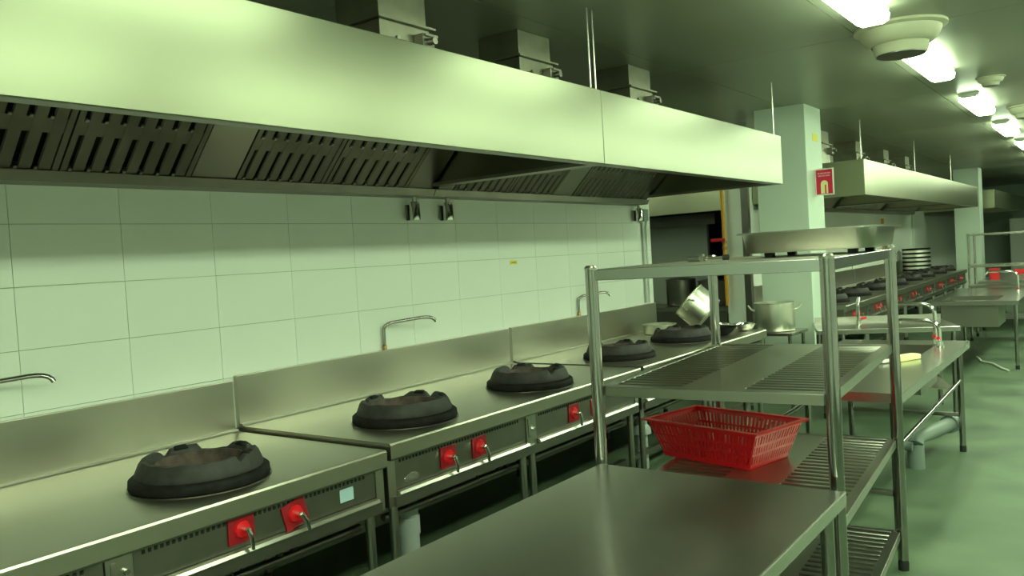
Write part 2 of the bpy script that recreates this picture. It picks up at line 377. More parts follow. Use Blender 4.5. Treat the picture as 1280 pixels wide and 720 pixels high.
# ------------------------------------------------------------------ wok ranges
XF = -2.60
lever_mesh = None
def valve(parent, y, z, tilt, x, sc=1.0):
    pl = MB().box(0, 0.006, -0.056 * sc, 0.056 * sc, -0.052 * sc, 0.052 * sc).build('valve_plate', 'red_plate', parent, bevel=0.002)
    pl.location = (x, y, z); pl.rotation_euler = (tilt, 0, 0)
    MB().lathe([(0.0, 0.0065), (0.034, 0.0065), (0.030, 0.016), (0.0, 0.018)], 20).build('valve_ring', 'red_plastic', pl).rotation_euler = (0, PI / 2, 0)
    MB().tube([(0.018, 0, 0), (0.045, 0, 0)], 0.011, 10).build('valve_stem', 'chrome', pl)
    MB().tube([(0.046, 0.0, 0.006), (0.050, 0.010, -0.030), (0.046, 0.016, -0.075)], [0.011, 0.010, 0.007], 10).build('valve_lever', 'chrome', pl)
def wok_range(y0, y1, z, label, valves, dividers, xf=XF, xb=XW + 0.004, extras=None, group='wok ranges along the tiled wall', detail=True, legs=True):
    yc = (y0 + y1) / 2
    t = thing('wok_range', label, 'range', ((xf + xb) / 2, yc, 0), 0, group)
    cx = (xf + xb) / 2
    fx, bx = xf - cx, xb - cx; a, b = y0 - yc, y1 - yc
    # countertop with rolled front edge and a slight rise at the back
    prof = [(bx + 0.03, z - 0.05), (fx - 0.03, z - 0.05), (fx - 0.03, z - 0.078), (fx - 0.004, z - 0.078), (fx, z - 0.07), (fx, z - 0.010), (fx - 0.004, z - 0.002), (fx - 0.012, z), (bx + 0.075, z), (bx + 0.055, z + 0.004), (bx + 0.05, z + 0.012), (bx + 0.03, z + 0.012)]
    MB().prism(prof, 'y', a, b).build('countertop', 'steel_top', t, ang=0.25)
    MB().box(bx, bx + 0.028, a, b, z - 0.06, 1.06 + (z - 0.8)).build('backsplash', 'steel_top', t, bevel=0.003)
    MB().box(bx + 0.03, fx - 0.031, a, a + 0.012, 0.53, z - 0.051).build('side_panel', 'steel_panel', t)
    MB().box(bx + 0.03, fx - 0.031, b - 0.012, b, 0.53, z - 0.051).build('side_panel', 'steel_panel', t)
    # front panels
    edges = [a] + [d - yc for d in dividers] + [b]
    for p, q in zip(edges[:-1], edges[1:]):
        MB().box(fx - 0.045, fx - 0.035, p + 0.05, q - 0.05, 0.60, z - 0.08).build('front_panel', 'steel_panel', t)
        if detail:
            mb = MB(); n = int((q - p - 0.16) / 0.022)
            for k in range(n):
                mb.box(fx - 0.0352, fx - 0.033, p + 0.08 + k * 0.022, p + 0.08 + k * 0.022 + 0.011, z - 0.104, z - 0.090)
            v = mb.build('vent_slots', 'dark', t, smooth=False); v['kind'] = 'stuff'
    for k, d in enumerate(edges):
        p, q = (d, d + 0.05) if k == 0 else ((d - 0.05, d) if k == len(edges) - 1 else (d - 0.048, d + 0.048))
        MB().box(fx - 0.05, fx - 0.03, p + 0.002, q - 0.002, 0.53, z - 0.08).build('post', 'steel', t)
        if 0 < k < len(edges) - 1:
            MB().tube([(fx - 0.030, d + 0.02, 0.66), (fx - 0.018, d + 0.02, 0.66)], 0.010, 8).build('latch', 'steel_polished', t)
            MB().box(fx - 0.030, fx - 0.026, d - 0.03, d - 0.012, 0.62, z - 0.10).build('hinge_strip', 'steel_polished', t)
    # protruding ledge below the valves
    for p, q in zip(edges[:-1], edges[1:]):
        MB().prism([(fx - 0.045, 0.575), (fx - 0.008, 0.575), (fx - 0.004, 0.582), (fx - 0.010, 0.594), (fx - 0.045, 0.599)], 'y', p + 0.05, q - 0.05).build('ledge', 'steel', t)
    MB().box(fx - 0.055, fx - 0.015, a + 0.03, b - 0.03, 0.53, 0.5745).build('bottom_rail', 'steel_panel', t)
    if legs:
        for yy in [a + 0.06, b - 0.06] + [d - yc + s for d in dividers for s in (-0.045, 0.045)]:
            for xx in (bx + 0.10, fx - 0.07):
                lg = MB().tube([(xx, yy, 0.05), (xx, yy, 0.5295)], 0.021, 12).build('leg', 'steel', t)
                MB().lathe([(0.0, 0), (0.026, 0), (0.022, 0.05), (0, 0.05)], 12, xx, yy).build('foot', 'rubber', lg)
        MB().box(fx - 0.16, fx - 0.12, a + 0.04, b - 0.04, 0.17, 0.20).build('lower_rail', 'steel_panel', t)
        MB().box(bx + 0.12, bx + 0.15, a + 0.04, b - 0.04, 0.17, 0.20).build('lower_rail', 'steel_panel', t)
        MB().tube([(fx - 0.14, a + 0.06, 0.455), (fx - 0.14, b - 0.06, 0.455)], 0.017, 10).build('gas_manifold', 'steel_panel', t)
        MB().box(bx + 0.03, fx - 0.06, a + 0.012, b - 0.012, 0.53, 0.545).build('belly_plate', 'black_paint', t)
    for (vyy, vz, tl) in valves: valve(t, vyy - yc, vz, tl, fx - 0.0345, 1.0)
    return t, fx, yc
def bracket_hook(t, fx, y):
    MB().tube([(fx - 0.10, y - 0.035, 0.5295), (fx - 0.06, y - 0.035, 0.49), (fx - 0.06, y + 0.035, 0.49), (fx - 0.10, y + 0.035, 0.5295)], 0.005, 8).build('pilot_hook', 'steel_polished', t)
    for s in (-0.02, 0.05):
        MB().tube([(fx - 0.14, y + s + 0.25, 0.47), (fx - 0.14, y + s + 0.25, 0.52)], 0.016, 8).build('gas_tee', 'black_paint', t)
r1, fx, yc = wok_range(0.05, 2.52, 0.80, 'wok range with a pale blue sticker on its front panel', [(1.79, 0.668, 0.0), (2.035, 0.655, 0.25)], [1.33])
MB().box(fx - 0.0349, fx - 0.034, 2.27 - yc, 2.345 - yc, 0.628, 0.683).build('sticker', 'sticker_blue', r1)['label'] = 'pale blue sticker'
bracket_hook(r1, fx, 1.80 - yc)
r2, fx, yc = wok_range(2.545, 4.90, 0.822, 'wok range with a small oval plate on its front panel', [(2.955, 0.668, 0.0), (3.195, 0.665, 0.05), (4.09, 0.668, 0.0), (4.345, 0.662, 0.05)], [3.65])
em = MB().lathe([(0.0, 0.0), (0.042, 0.0), (0.040, 0.003), (0, 0.003)], 24).build('oval_plate', 'steel_polished', r2)
em.rotation_euler = (0, PI / 2, 0); em.scale = (0.55, 1.15, 1); em.location = (fx - 0.0349, 2.70 - yc, 0.632)
bracket_hook(r2, fx, 3.25 - yc)
r3, fx, yc = wok_range(4.94, 7.34, 0.826, 'wok range holding tilted stock pots at its end', [(5.35, 0.67, 0.0), (5.6, 0.665, 0.05), (6.4, 0.67, 0), (6.65, 0.665, 0.05)], [6.10])
far_lab = ['first wok range of the far row, just past the square pillar', 'second wok range of the far row', 'third wok range of the far row, under the middle hood', 'last wok range of the far row']
for k in range(4):
    y0 = 10.05 + k * 2.38
    wok_range(y0, y0 + 2.36, 0.82, far_lab[k], [(y0 + 0.45, 0.668, 0), (y0 + 0.7, 0.665, 0.05), (y0 + 1.6, 0.668, 0), (y0 + 1.85, 0.665, 0.05)], [y0 + 1.18], xb=-3.695, group='wok ranges of the far row', detail=False)
# range behind the partition
wok_range(10.1, 10.84, 0.82, 'steel range behind the partition carrying grey stock pots', [], [], xf=-4.05, xb=-5.6, group=None, detail=False, legs=True)

# ------------------------------------------------------------------ cast iron burner rings
def ring_mesh():
    prof = [(0.172, 0.044), (0.240, 0.044), (0.240, 0.056), (0.226, 0.090), (0.214, 0.106), (0.196, 0.106), (0.182, 0.088), (0.172, 0.04)]
    notch = [(2.25, 0.36), (1.25, 0.14), (3.3, 0.12), (0.2, 0.10)]
    def zf(j, a, z):
        if j in (3, 4, 5, 6):
            k = 0
            for c, w in notch:
                d = abs((a - c + PI) % (2 * PI) - PI)
                if d < w: k = max(k, min(1, (w - d) / 0.06))
            lo = {3: 0.074, 4: 0.082, 5: 0.082, 6: 0.068}[j]
            z = z * (1 - k) + lo * k
            z += 0.002 * math.sin(7 * a + 1) + 0.0015 * math.sin(13 * a)
        return z
    return MB().lathe(prof, 72, closed=True, zfun=zf).mesh('burner_ring', ang=0.6)
RM = ring_mesh(); RM.materials.append(MATS['iron_grey'])
BM = MB().lathe([(0.170, 0.0), (0.258, 0.0), (0.266, 0.008), (0.264, 0.034), (0.252, 0.0435), (0.170, 0.0435)], 56, closed=True).mesh('base_band', ang=0.9); BM.materials.append(MATS['iron'])
CUP = MB().lathe([(0.170, 0.03), (0.171, 0.085), (0.165, 0.085), (0.15, 0.02), (0.05, 0.006), (0.0, 0.006)], 36).mesh('burner_cup'); CUP.materials.append(MATS['iron_inner'])
LUG = MB().hexa([(-0.02, -0.03, 0.0), (0.02, -0.03, 0.0), (0.02, 0.03, 0.0), (-0.02, 0.03, 0.0)], [(-0.012, -0.022, 0.014), (0.006, -0.022, 0.014), (0.006, 0.022, 0.014), (-0.012, 0.022, 0.014)]).mesh('pan_lug', bevel=0.004); LUG.materials.append(MATS['iron'])
FL = MB().lathe([(0.266, 0.0), (0.272, 0.0), (0.272, 0.002), (0.266, 0.002)], 48, closed=True).mesh('drip_rim'); FL.materials.append(MATS['steel_panel'])
def burner(x, y, z, rz, label, group, sc=1.0):
    t = thing('burner_ring', label, 'burner', (x, y, z), rz, group); t.scale = (sc, sc, sc)
    link('ring', RM, None, t); link('base_band', BM, None, t); link('burner_cup', CUP, None, t); link('drip_rim', FL, None, t)
    for a in (0.55, 1.55, 2.95):
        o = link('pan_lug', LUG, None, t); o.location = (0.197 * math.cos(a), 0.197 * math.sin(a), 0.100); o.rotation_euler = (0, 0, a)
    return t
burner(-2.955, 1.845, 0.8005, 0.0, 'black cast iron burner ring on the range with the blue sticker', 'burner rings of the near ranges')
burner(-2.945, 3.00, 0.8225, 0.35, 'black cast iron burner ring right of the swivel tap on the oval-plate range', 'burner rings of the near ranges')
burner(-2.93, 4.08, 0.8225, -0.5, 'black cast iron burner ring on the oval-plate range, next to the range joint', 'burner rings of the near ranges')
burner(-3.0, 5.33, 0.8265, 0.2, 'black cast iron burner ring in the middle of the third range', 'burner rings of the near ranges')
burner(-3.01, 6.44, 0.8265, 0.7, 'black cast iron burner ring in front of the tilted pots', 'burner rings of the near ranges')
for k in range(4):
    for j, dy in enumerate((0.6, 1.72)):
        burner(-2.98, 10.05 + k * 2.38 + dy, 0.8205, k + j, 'black cast iron burner ring, %s of the far row from the square pillar' % ('first', 'second', 'third', 'fourth', 'fifth', 'sixth', 'seventh', 'eighth')[2 * k + j], 'burner rings of the far row')

# ------------------------------------------------------------------ swivel taps over the ranges
def tap(y, z, label, tip):
    t = thing('swivel_tap', label, 'tap', (XW + 0.018, y, z), 0, 'swivel taps on the backsplash')
    MB().lathe([(0, 0.0), (0.014, 0.0), (0.014, 0.022), (0.011, 0.026), (0.013, 0.032), (0.0, 0.034)], 10).build('brass_nut', 'brass', t)
    tx, ty, tz = tip
    pts = [(0, 0, 0.034), (0, 0, 0.12)] + bez((0, 0, 0.12), (0.0, 0.0, 0.165), (tx * 0.25, ty * 0.25, 0.168), 5)[1:] + bez((tx * 0.75, ty * 0.75, 0.182), (tx * 1.0, ty * 1.0, 0.187), (tx * 1.04, ty * 1.04, tz), 5)
    MB().tube(pts, 0.0105, 10).build('spout', 'steel_polished', t)
tap(3.63, 1.083, 'thin swivel tap on the backsplash above the oval-plate range', (0.18, 0.27, 0.15))
tap(1.32, 1.061, 'thin swivel tap on the backsplash of the range with the sticker', (0.18, 0.24, 0.15))
tap(5.93, 1.087, 'thin swivel tap on the backsplash partly behind the rack post', (0.18, 0.2, 0.15))
for k in range(3):
    tap(12.4 + k * 2.38, 1.081, 'thin swivel tap on the far backsplash, %s from the square pillar' % ('first', 'second', 'third')[k], (0.18, 0.2, 0.15))

# conduits, stickers, gas pipe
t = thing('electrical_conduit', 'pair of grey vertical conduits at the end of the tiled wall', 'conduit', (XW + 0.015, 7.2, 1.1))
MB().tube([(0, -0.03, 0), (0, -0.03, 0.78)] , 0.012, 8).build('conduit', 'pvc', t)
MB().tube([(0, 0.05, 0), (0, 0.05, 0.7)] + [Vector(p) for p in bez((0, 0.05, 0.7), (0, 0.06, 0.8), (0.0, 0.12, 0.88))], 0.010, 8).build('conduit', 'white_paint', t)
MB().box(-0.004, 0.05, -0.08, 0.01, 0.785, 0.90).build('junction_box', 'pvc_dark', t, bevel=0.004)
st = MB().box(0, 0.002, -0.045, 0.045, -0.014, 0.014).build('tile_sticker', 'yellow_label'); st.location = (XW + 0.0002, 5.06, 1.572)
tag(st, 'small yellow label stuck on the white wall tiles', 'sticker')
MB().box(0.0022, 0.0026, -0.03, 0.03, -0.004, 0.004).build('print_line', 'brass', st)
t = thing('gas_pipe', 'orange gas pipe with a red valve beside the partition end', 'pipe', (-4.0, 9.93, 0.85))
MB().tube([(0, 0, 0), (0, 0, 1.9)], 0.022, 12).build('pipe', 'gas_pipe', t)
for zz in (0.70, 0.78): MB().tube([(0, 0, zz), (0, 0, zz + 0.04)], 0.032, 12).build('coupling', 'brass', t)
MB().tube([(0, -0.03, 0.83), (0, -0.08, 0.83)], 0.02, 10).build('valve_body', 'red_plastic', t)
MB().box(-0.14, 0.05, -0.10, -0.081, 0.81, 0.85).build('valve_lever', 'red_plastic', t, bevel=0.005)
t = thing('gas_pipe', 'reddish gas pipe with a valve on the far partition', 'pipe', (-3.66, 17.0, 0.75))
MB().tube([(0, 0, 0.4), (0, 0, 1.2)], 0.025, 10).build('pipe', 'gas_pipe', t)
MB().box(-0.02, 0.06, -0.12, 0.08, 0.86, 0.92).build('valve_lever', 'red_plastic', t)
pp = MB().box(-3.62, -3.54, 9.55, 9.63, 0, CEIL).build('steel_post', 'steel_panel'); tag(pp, 'narrow dark steel post standing behind the square pillar', 'duct')  # narrow dark upright from floor to ceiling

# sign on the pillar
t = thing('wall_sign', 'red and white safety sign projecting from the square pillar', 'sign', (-2.49, 8.66, 2.055))
MB().box(0.0005, 0.185, -0.006, 0.006, 0, 0.27).build('board', 'sign_white', t, bevel=0.004)
MB().box(0.013, 0.173, -0.0085, -0.0062, 0.012, 0.258).build('red_field', 'sign_red', t, bevel=0.001)
mb = MB(); n = 10
o_ = [(0.058, 0.018)] + [(0.093 - 0.035 * math.cos(PI * k / n), 0.115 + 0.035 * math.sin(PI * k / n)) for k in range(n + 1)] + [(0.128, 0.018)]
mb.add([(x, -0.0105, z) for x, z in o_] + [(x, -0.0087, z) for x, z in o_], [tuple(range(len(o_))), tuple(range(len(o_), 2 * len(o_)))[::-1]] + [(i, (i + 1) % len(o_), len(o_) + (i + 1) % len(o_), len(o_) + i) for i in range(len(o_))])
mb.build('arch_symbol', 'sign_cream', t, smooth=False)
MB().box(0.098, 0.110, -0.012, -0.0107, 0.018, 0.105).build('arch_slit', 'sign_red', t, smooth=False)
for zz, xs in ((0.215, ((0.03, 0.05), (0.055, 0.085), (0.09, 0.115), (0.12, 0.155))), (0.19, ((0.035, 0.07), (0.075, 0.10), (0.105, 0.15)))):
    mb = MB()
    for a, b in xs: mb.box(a, b, -0.0098, -0.0087, zz, zz + 0.014)
    mb.build('print_line', 'sign_pink', t, smooth=False)
st = MB().box(0, 0.002, -0.09, 0.09, -0.04, 0.04).build('pillar_sticker', 'yellow_label'); st.location = (-2.4898, 8.73, 2.655)
tag(st, 'yellow label stuck high on the square pillar', 'sticker')

# ------------------------------------------------------------------ storage rack
def slatted_shelf(t, z, w, d, name='shelf', slats=True, n=24):
    # centre sheet, side rails, slat columns
    sh = MB().box(-w + 0.03, -0.03, 0.005, 0.04, z - 0.038, z).box(-w + 0.03, -0.03, d - 0.04, d - 0.005, z - 0.038, z).box(-w + 0.005, -w + 0.045, 0.03, d - 0.03, z - 0.038, z).box(-0.045, -0.005, 0.03, d - 0.03, z - 0.038, z)
    s = sh.build(name, 'steel', t, bevel=0.002)
    cw = 0.27
    MB().box(-w + 0.045 + cw, -0.045 - cw, 0.04, d - 0.04, z - 0.012, z - 0.001).build('sheet', 'steel_top', s)
    for x0 in (-w + 0.045, -0.045 - cw):
        p = (d - 0.08) / n
        me = MB().prism([(0.0, -0.014), (p * 0.62, -0.014), (p * 0.62, -0.004), (p * 0.5, -0.001), (p * 0.12, -0.001), (0, -0.004)], 'x', 0, cw).mesh('slat', False)
        me.materials.append(MATS['steel'])
        for k in range(n):
            o = link('slat', me, None, s); o.location = (x0, 0.04 + p * k, z)
    return s
def foot(parent, x, y, r=0.024):
    MB().lathe([(0.0, 0), (r, 0), (r * 1.05, 0.035), (r * 0.9, 0.05), (0, 0.05)], 14, x, y).build('foot', 'rubber', parent)
RW, RD = 0.866, 1.412
rack = thing('storage_rack', 'tubular stainless steel rack with slotted shelves holding a red basket', 'rack', (-0.778, 2.794, 0), 0.071)
for (x, y) in ((0, 0), (-RW, 0), (0, RD), (-RW, RD)):
    p = MB().tube([(x, y, 0.05), (x, y, 1.546)], 0.0245, 20).build('post', 'steel_polished', rack)
    MB().lathe([(0.025, 1.540), (0.025, 1.548), (0.018, 1.556), (0.0, 1.558)], 16, x, y).build('post_cap', 'steel', p)
    foot(p, x, y)
tp = MB().box(-RW + 0.02, -0.02, -0.012, 0.03, 1.498, 1.540).box(-RW + 0.02, -0.02, RD - 0.03, RD + 0.012, 1.498, 1.540).box(-RW - 0.012, -RW + 0.03, 0.02, RD - 0.02, 1.498, 1.540).box(-0.03, 0.012, 0.02, RD - 0.02, 1.498, 1.540).build('top_frame', 'steel_sheen', rack, bevel=0.002)
MB().box(-RW + 0.03, -0.03, 0.03, RD - 0.03, 1.528, 1.5395).build('top_sheet', 'steel_top', tp)
for z in (1.087, 0.635, 0.19): slatted_shelf(rack, z, RW, RD)

# roasting pan on the rack top
def pan(name, label, loc, rz, w, d, h, t=0.004):
    o = thing(name, label, 'pan', loc, rz)
    def loop(ww, dd, z, r, n=6):
        pts = []
        for sx, sy, a0 in ((1, 1, 0), (-1, 1, 90), (-1, -1, 180), (1, -1, 270)):
            for k in range(n + 1):
                a = math.radians(a0 + 90 * k / n)
                pts.append((sx * (ww / 2 - r) + r * math.cos(a), sy * (dd / 2 - r) + r * math.sin(a), z))
        return pts
    L = [loop(w * .93, d * .93, 0, .05), loop(w * .965, d * .965, .014, .06), loop(w, d, h, .07), loop(w + .05, d + .05, h + .003, .08), loop(w + .05, d + .05, h - .004, .08), loop(w + 0.002, d + .002, h - .004, .07), loop(w * .965 - 2 * t, d * .965 - 2 * t, .018, .055), loop(w * .93 - 2 * t, d * .93 - 2 * t, t, .05)]
    # outer: 0,1,5(under rim),4,3,2(inner top)... inner 6,7
    order = [L[0], L[1], L[5], L[4], L[3], loop(w - 2 * t, d - 2 * t, h, .066), L[6], L[7]]
    n = len(order[0]); v = [p for q in order for p in q]; f = [tuple(range(n))[::-1], tuple(range((len(order) - 1) * n, len(order) * n))]
    for i in range(len(order) - 1):
        for k in range(n): f.append((i * n + k, i * n + (k + 1) % n, (i + 1) * n + (k + 1) % n, (i + 1) * n + k))
    MB().add(v, f).build('pan_body', 'steel', o, ang=0.8)
    return o
pn = pan('roasting_pan', 'deep stainless roasting pan resting on top of the rack', (-1.06, 3.72, 1.560), 0.05, 0.54, 0.56, 0.086)
for sx in (-0.17, 0.17):
    for sy in (-0.18, 0.18): MB().box(sx - 0.018, sx + 0.018, sy - 0.018, sy + 0.018, -0.0198, 0.0005).build('foot_pad', 'rubber', pn)
t = thing('kitchen_tongs', 'small steel tool with a dark knob lying on the rack top', 'tool', (-1.46, 3.42, 1.5402), 0.1)
MB().box(-0.085, 0.0, -0.012, 0.012, 0, 0.022).build('blade', 'steel_polished', t, bevel=0.003)
MB().box(-0.03, -0.015, -0.014, 0.014, 0.0, 0.032).build('clip', 'steel', t)
MB().tube([(0.0, 0, 0.012), (0.07, 0, 0.012)], 0.006, 8).build('shank', 'steel', t)
MB().tube([(0.07, 0, 0.012), (0.095, 0, 0.012)], 0.012, 10).build('knob', 'rubber', t)

# red basket
def basket():
    t = thing('plastic_basket', 'red slotted plastic basket on the middle shelf of the rack', 'basket', (-1.493, 3.583, 0.6358), -0.24)
    wb_, db_, wt, dt, h = 0.455, 0.29, 0.585, 0.365, 0.170
    def at(side, u, z, off=0.0):
        k = z / h; w = wb_ + (wt - wb_) * k; d = db_ + (dt - db_) * k
        if side == 0: return (u * (w / 2), -d / 2 - off, z)
        if side == 1: return (w / 2 + off, u * (d / 2), z)
        if side == 2: return (-u * (w / 2), d / 2 + off, z)
        return (-w / 2 - off, -u * (d / 2), z)
    for side in range(4):
        mb = MB(); n = 26 if side % 2 == 0 else 17
        for (z0, z1) in ((0.0, 0.022), (0.060, 0.070), (0.100, 0.110), (0.150, h)):
            o = [at(side, -1, z0), at(side, 1, z0), at(side, 1, z1), at(side, -1, z1)]
            q = [at(side, -1, z0, .004), at(side, 1, z0, .004), at(side, 1, z1, .004), at(side, -1, z1, .004)]
            mb.add(o + q, [(0, 1, 2, 3), (7, 6, 5, 4), (0, 4, 5, 1), (1, 5, 6, 2), (2, 6, 7, 3), (3, 7, 4, 0)])
        for k in range(n + 1):
            u = -1 + 2 * k / n; du = 0.62 / n
            a, b = max(-1, u - du), min(1, u + du)
            o = [at(side, a, 0.015, .0005), at(side, b, 0.015, .0005), at(side, b, h - 0.01, .0005), at(side, a, h - 0.01, .0005)]
            q = [at(side, a, 0.015, .0035), at(side, b, 0.015, .0035), at(side, b, h - 0.01, .0035), at(side, a, h - 0.01, .0035)]
            mb.add(o + q, [(0, 1, 2, 3), (7, 6, 5, 4), (0, 4, 5, 1), (1, 5, 6, 2), (2, 6, 7, 3), (3, 7, 4, 0)])
        mb.build('basket_side', 'red_plastic', t, smooth=False)
    mb = MB()
    for k in range(13):
        x = -wb_ / 2 + wb_ * k / 12; mb.box(x - 0.008, x + 0.008, -db_ / 2, db_ / 2, 0, 0.004)
    for k in range(9):
        y = -db_ / 2 + db_ * k / 8; mb.box(-wb_ / 2, wb_ / 2, y - 0.008, y + 0.008, 0.0005, 0.0045)
    mb.build('basket_bottom', 'red_plastic', t, smooth=False)
    a, b = wt / 2, dt / 2
    c = 0.022
    MB().box(-a - c, a + c, -b - c, -b + 0.003, h - 0.004, h + 0.004).box(-a - c, a + c, b - 0.003, b + c, h - 0.004, h + 0.004).box(-a - c, -a + 0.003, -b, b, h - 0.004, h + 0.004).box(a - 0.003, a + c, -b, b, h - 0.004, h + 0.004).build('rim', 'red_plastic', t)
basket()

# ------------------------------------------------------------------ tables
def table_top(t, x0, x1, y0, y1, z, holes=(), m='steel_table', apron=0.045, wear=None):
    mb = MB()
    xs = sorted(set([x0, x1] + [h[0] for h in holes] + [h[1] for h in holes])); ys = sorted(set([y0, y1] + [h[2] for h in holes] + [h[3] for h in holes]))
    if not holes:
        o = mb.box(x0, x1, y0, y1, z - apron, z).build('tabletop', m, t, bevel=0.004)
        return o
    for i in range(len(xs) - 1):
        for j in range(len(ys) - 1):
            cx, cy = (xs[i] + xs[i + 1]) / 2, (ys[j] + ys[j + 1]) / 2
            if any(h[0] < cx < h[1] and h[2] < cy < h[3] for h in holes): continue
            mb.add([(xs[i], ys[j], z), (xs[i + 1], ys[j], z), (xs[i + 1], ys[j + 1], z), (xs[i], ys[j + 1], z)], [(0, 1, 2, 3)])
    mb.box(x0, x1, y0, y0 + 0.012, z - apron, z - 0.0005).box(x0, x1, y1 - 0.012, y1, z - apron, z - 0.0005).box(x0, x0 + 0.012, y0 + .012, y1 - .012, z - apron, z - 0.0005).box(x1 - 0.012, x1, y0 + .012, y1 - .012, z - apron, z - 0.0005)
    return mb.build('tabletop', m, t, smooth=False)
def basin(t, h, z, depth):
    x0, x1, y0, y1 = h; e = 0.004
    mb = MB()
    for s, zz in ((0, z - depth), (e, z - depth + e)):
        v = [(x0 - (e - s), y0 - (e - s), zz), (x1 + (e - s), y0 - (e - s), zz), (x1 + (e - s), y1 + (e - s), zz), (x0 - (e - s), y1 + (e - s), zz)]
        w = [(p[0], p[1], z - 0.001) for p in v]
        mb.add(v + w, [(0, 1, 2, 3), (0, 1, 5, 4), (1, 2, 6, 5), (2, 3, 7, 6), (3, 0, 4, 7)])
    return mb.build('basin', 'steel', t, smooth=False)
def legs(t, pts, z, r=0.0215):
    for (x, y) in pts:
        l = MB().tube([(x, y, 0.045), (x, y, z)], r, 14).build('leg', 'steel_polished', t); foot(l, x, y, r * 1.05)
# front table
ft = thing('work_table', 'plain stainless steel work table in front of the rack', 'table', (-1.17, 1.75, 0), 0.0)
table_top(ft, -0.45, 0.45, -0.95, 0.935, 0.80)
legs(ft, [(-0.40, -0.90), (0.40, -0.90), (-0.40, 0.88), (0.40, 0.88)], 0.7545)
for x in (-0.40, 0.40): MB().tube([(x, -0.88, 0.15), (x, 0.86, 0.15)], 0.016, 10).build('stretcher', 'steel', ft)
for y in (-0.90, 0.88): MB().tube([(-0.38, y, 0.15), (0.38, y, 0.15)], 0.016, 10).build('stretcher', 'steel', ft)
MB().box(-0.38, 0.38, -0.88, 0.86, 0.16, 0.17).build('undershelf', 'steel_top', ft)
# sink table behind the rack
sk = thing('sink_table', 'stainless steel sink table behind the rack with drain pipes beneath', 'table', (-1.35, 5.65, 0), 0.0)
sh_ = [(-0.30, 0.26, 0.28, 0.88)]
table_top(sk, -0.44, 0.44, -1.17, 1.17, 0.80, sh_, apron=0.05)
for h in sh_:
    b = basin(sk, h, 0.80, 0.26)
    MB().tube([((h[0] + h[1]) / 2, (h[2] + h[3]) / 2, 0.44), ((h[0] + h[1]) / 2, (h[2] + h[3]) / 2, 0.538)], 0.045, 14).build('waste_outlet', 'pvc', b)
legs(sk, [(-0.39, -1.12), (0.39, -1.12), (0.385, 1.06), (-0.385, 1.06), (-0.39, 0.0)], 0.75)
for x in (-0.388, 0.388): MB().tube([(x, -1.1, 0.50), (x, 1.05, 0.525)], 0.013, 10).build('stretcher', 'steel_polished', sk)
for y in (-1.12, 1.06): MB().tube([(-0.37, y, 0.27), (0.37, y, 0.27)], 0.016, 10).build('stretcher', 'steel', sk)
def faucet(x, y, z, label, hgt, reach, rz=0.0, group='sink faucets'):
    t = thing('sink_faucet', label, 'faucet', (x, y, z), rz, group)
    MB().lathe([(0.0, 0), (0.026, 0), (0.022, 0.03), (0.0, 0.03)], 14).build('base', 'chrome', t)
    pts = [(0, 0, 0.03), (0, 0, hgt - 0.08)] + bez((0, 0, hgt - 0.08), (0, 0, hgt), (-0.09, 0, hgt + 0.004), 6)[1:] + [(-reach + 0.03, 0, hgt + 0.010)] + bez((-reach + 0.03, 0, hgt + 0.01), (-reach, 0, hgt + 0.01), (-reach, 0, hgt - 0.03), 4)[1:]
    MB().tube(pts, 0.014, 12).build('spout', 'chrome', t)
    MB().tube([(0.0, -0.02, 0.05), (0.0, -0.07, 0.06)], 0.012, 8).build('handle', 'red_plastic', t)
faucet(-1.10, 6.62, 0.8003, 'tall chrome faucet at the back corner of the sink table', 0.285, 0.30)
faucet(-1.055, 6.50, 0.8003, 'lower chrome faucet beside the tall one on the sink table', 0.175, 0.27)
# brush in the sink
t = thing('scrub_brush', 'pale yellow scrub pad lying on the sink table', 'sponge', (-1.17, 5.66, 0.8004), 1.1)
MB().box(-0.02, 0.17, -0.05, 0.03, 0, 0.035).build('pad', 'sponge', t, bevel=0.01)
MB().box(-0.16, -0.021, -0.025, 0.01, 0.006, 0.022).build('handle', 'sign_white', t, bevel=0.004)
# drain pipes on the floor
t = thing('drain_pipe', 'grey plastic drain pipe standing on the floor under the sink table', 'pipe', (-1.17, 6.12, 0))
MB().tube([(0, 0, 0), (0, 0, 0.16)], 0.055, 16).build('riser', 'pvc_dark', t)
MB().tube([(0, 0, 0.16), (0.0, 0.04, 0.20), (0.07, 0.30, 0.20), (0.12, 0.62, 0.19)], 0.050, 16).build('elbow', 'pvc_dark', t)
MB().tube([(0.115, 0.60, 0.19), (0.13, 0.68, 0.188)], 0.066, 16).build('socket', 'pvc_dark', t)
MB().tube([(-0.5, -0.1, 0.19), (0.0, -0.1, 0.17)], 0.03, 12).build('branch', 'pvc_dark', t)
t = thing('drain_pipe', 'thick white drain pipe standing below the oval-plate range', 'pipe', (-2.88, 2.91, 0))
MB().tube([(0, 0, 0), (0, 0, 0.528)], 0.05, 18).build('riser', 'pvc', t)
MB().tube([(0, 0, 0.27), (0, 0, 0.36)], 0.056, 18).build('socket', 'pvc', t)
t = thing('drain_pipe', 'grey drain pipe standing below the third range behind the rack post', 'pipe', (-2.88, 5.38, 0))
MB().tube([(0, 0, 0), (0, 0, 0.526)], 0.045, 18).build('riser', 'pvc', t)
MB().lathe([(0.046, 0.26), (0.075, 0.26), (0.07, 0.30), (0.046, 0.33)], 18).build('collar', 'pvc', t)

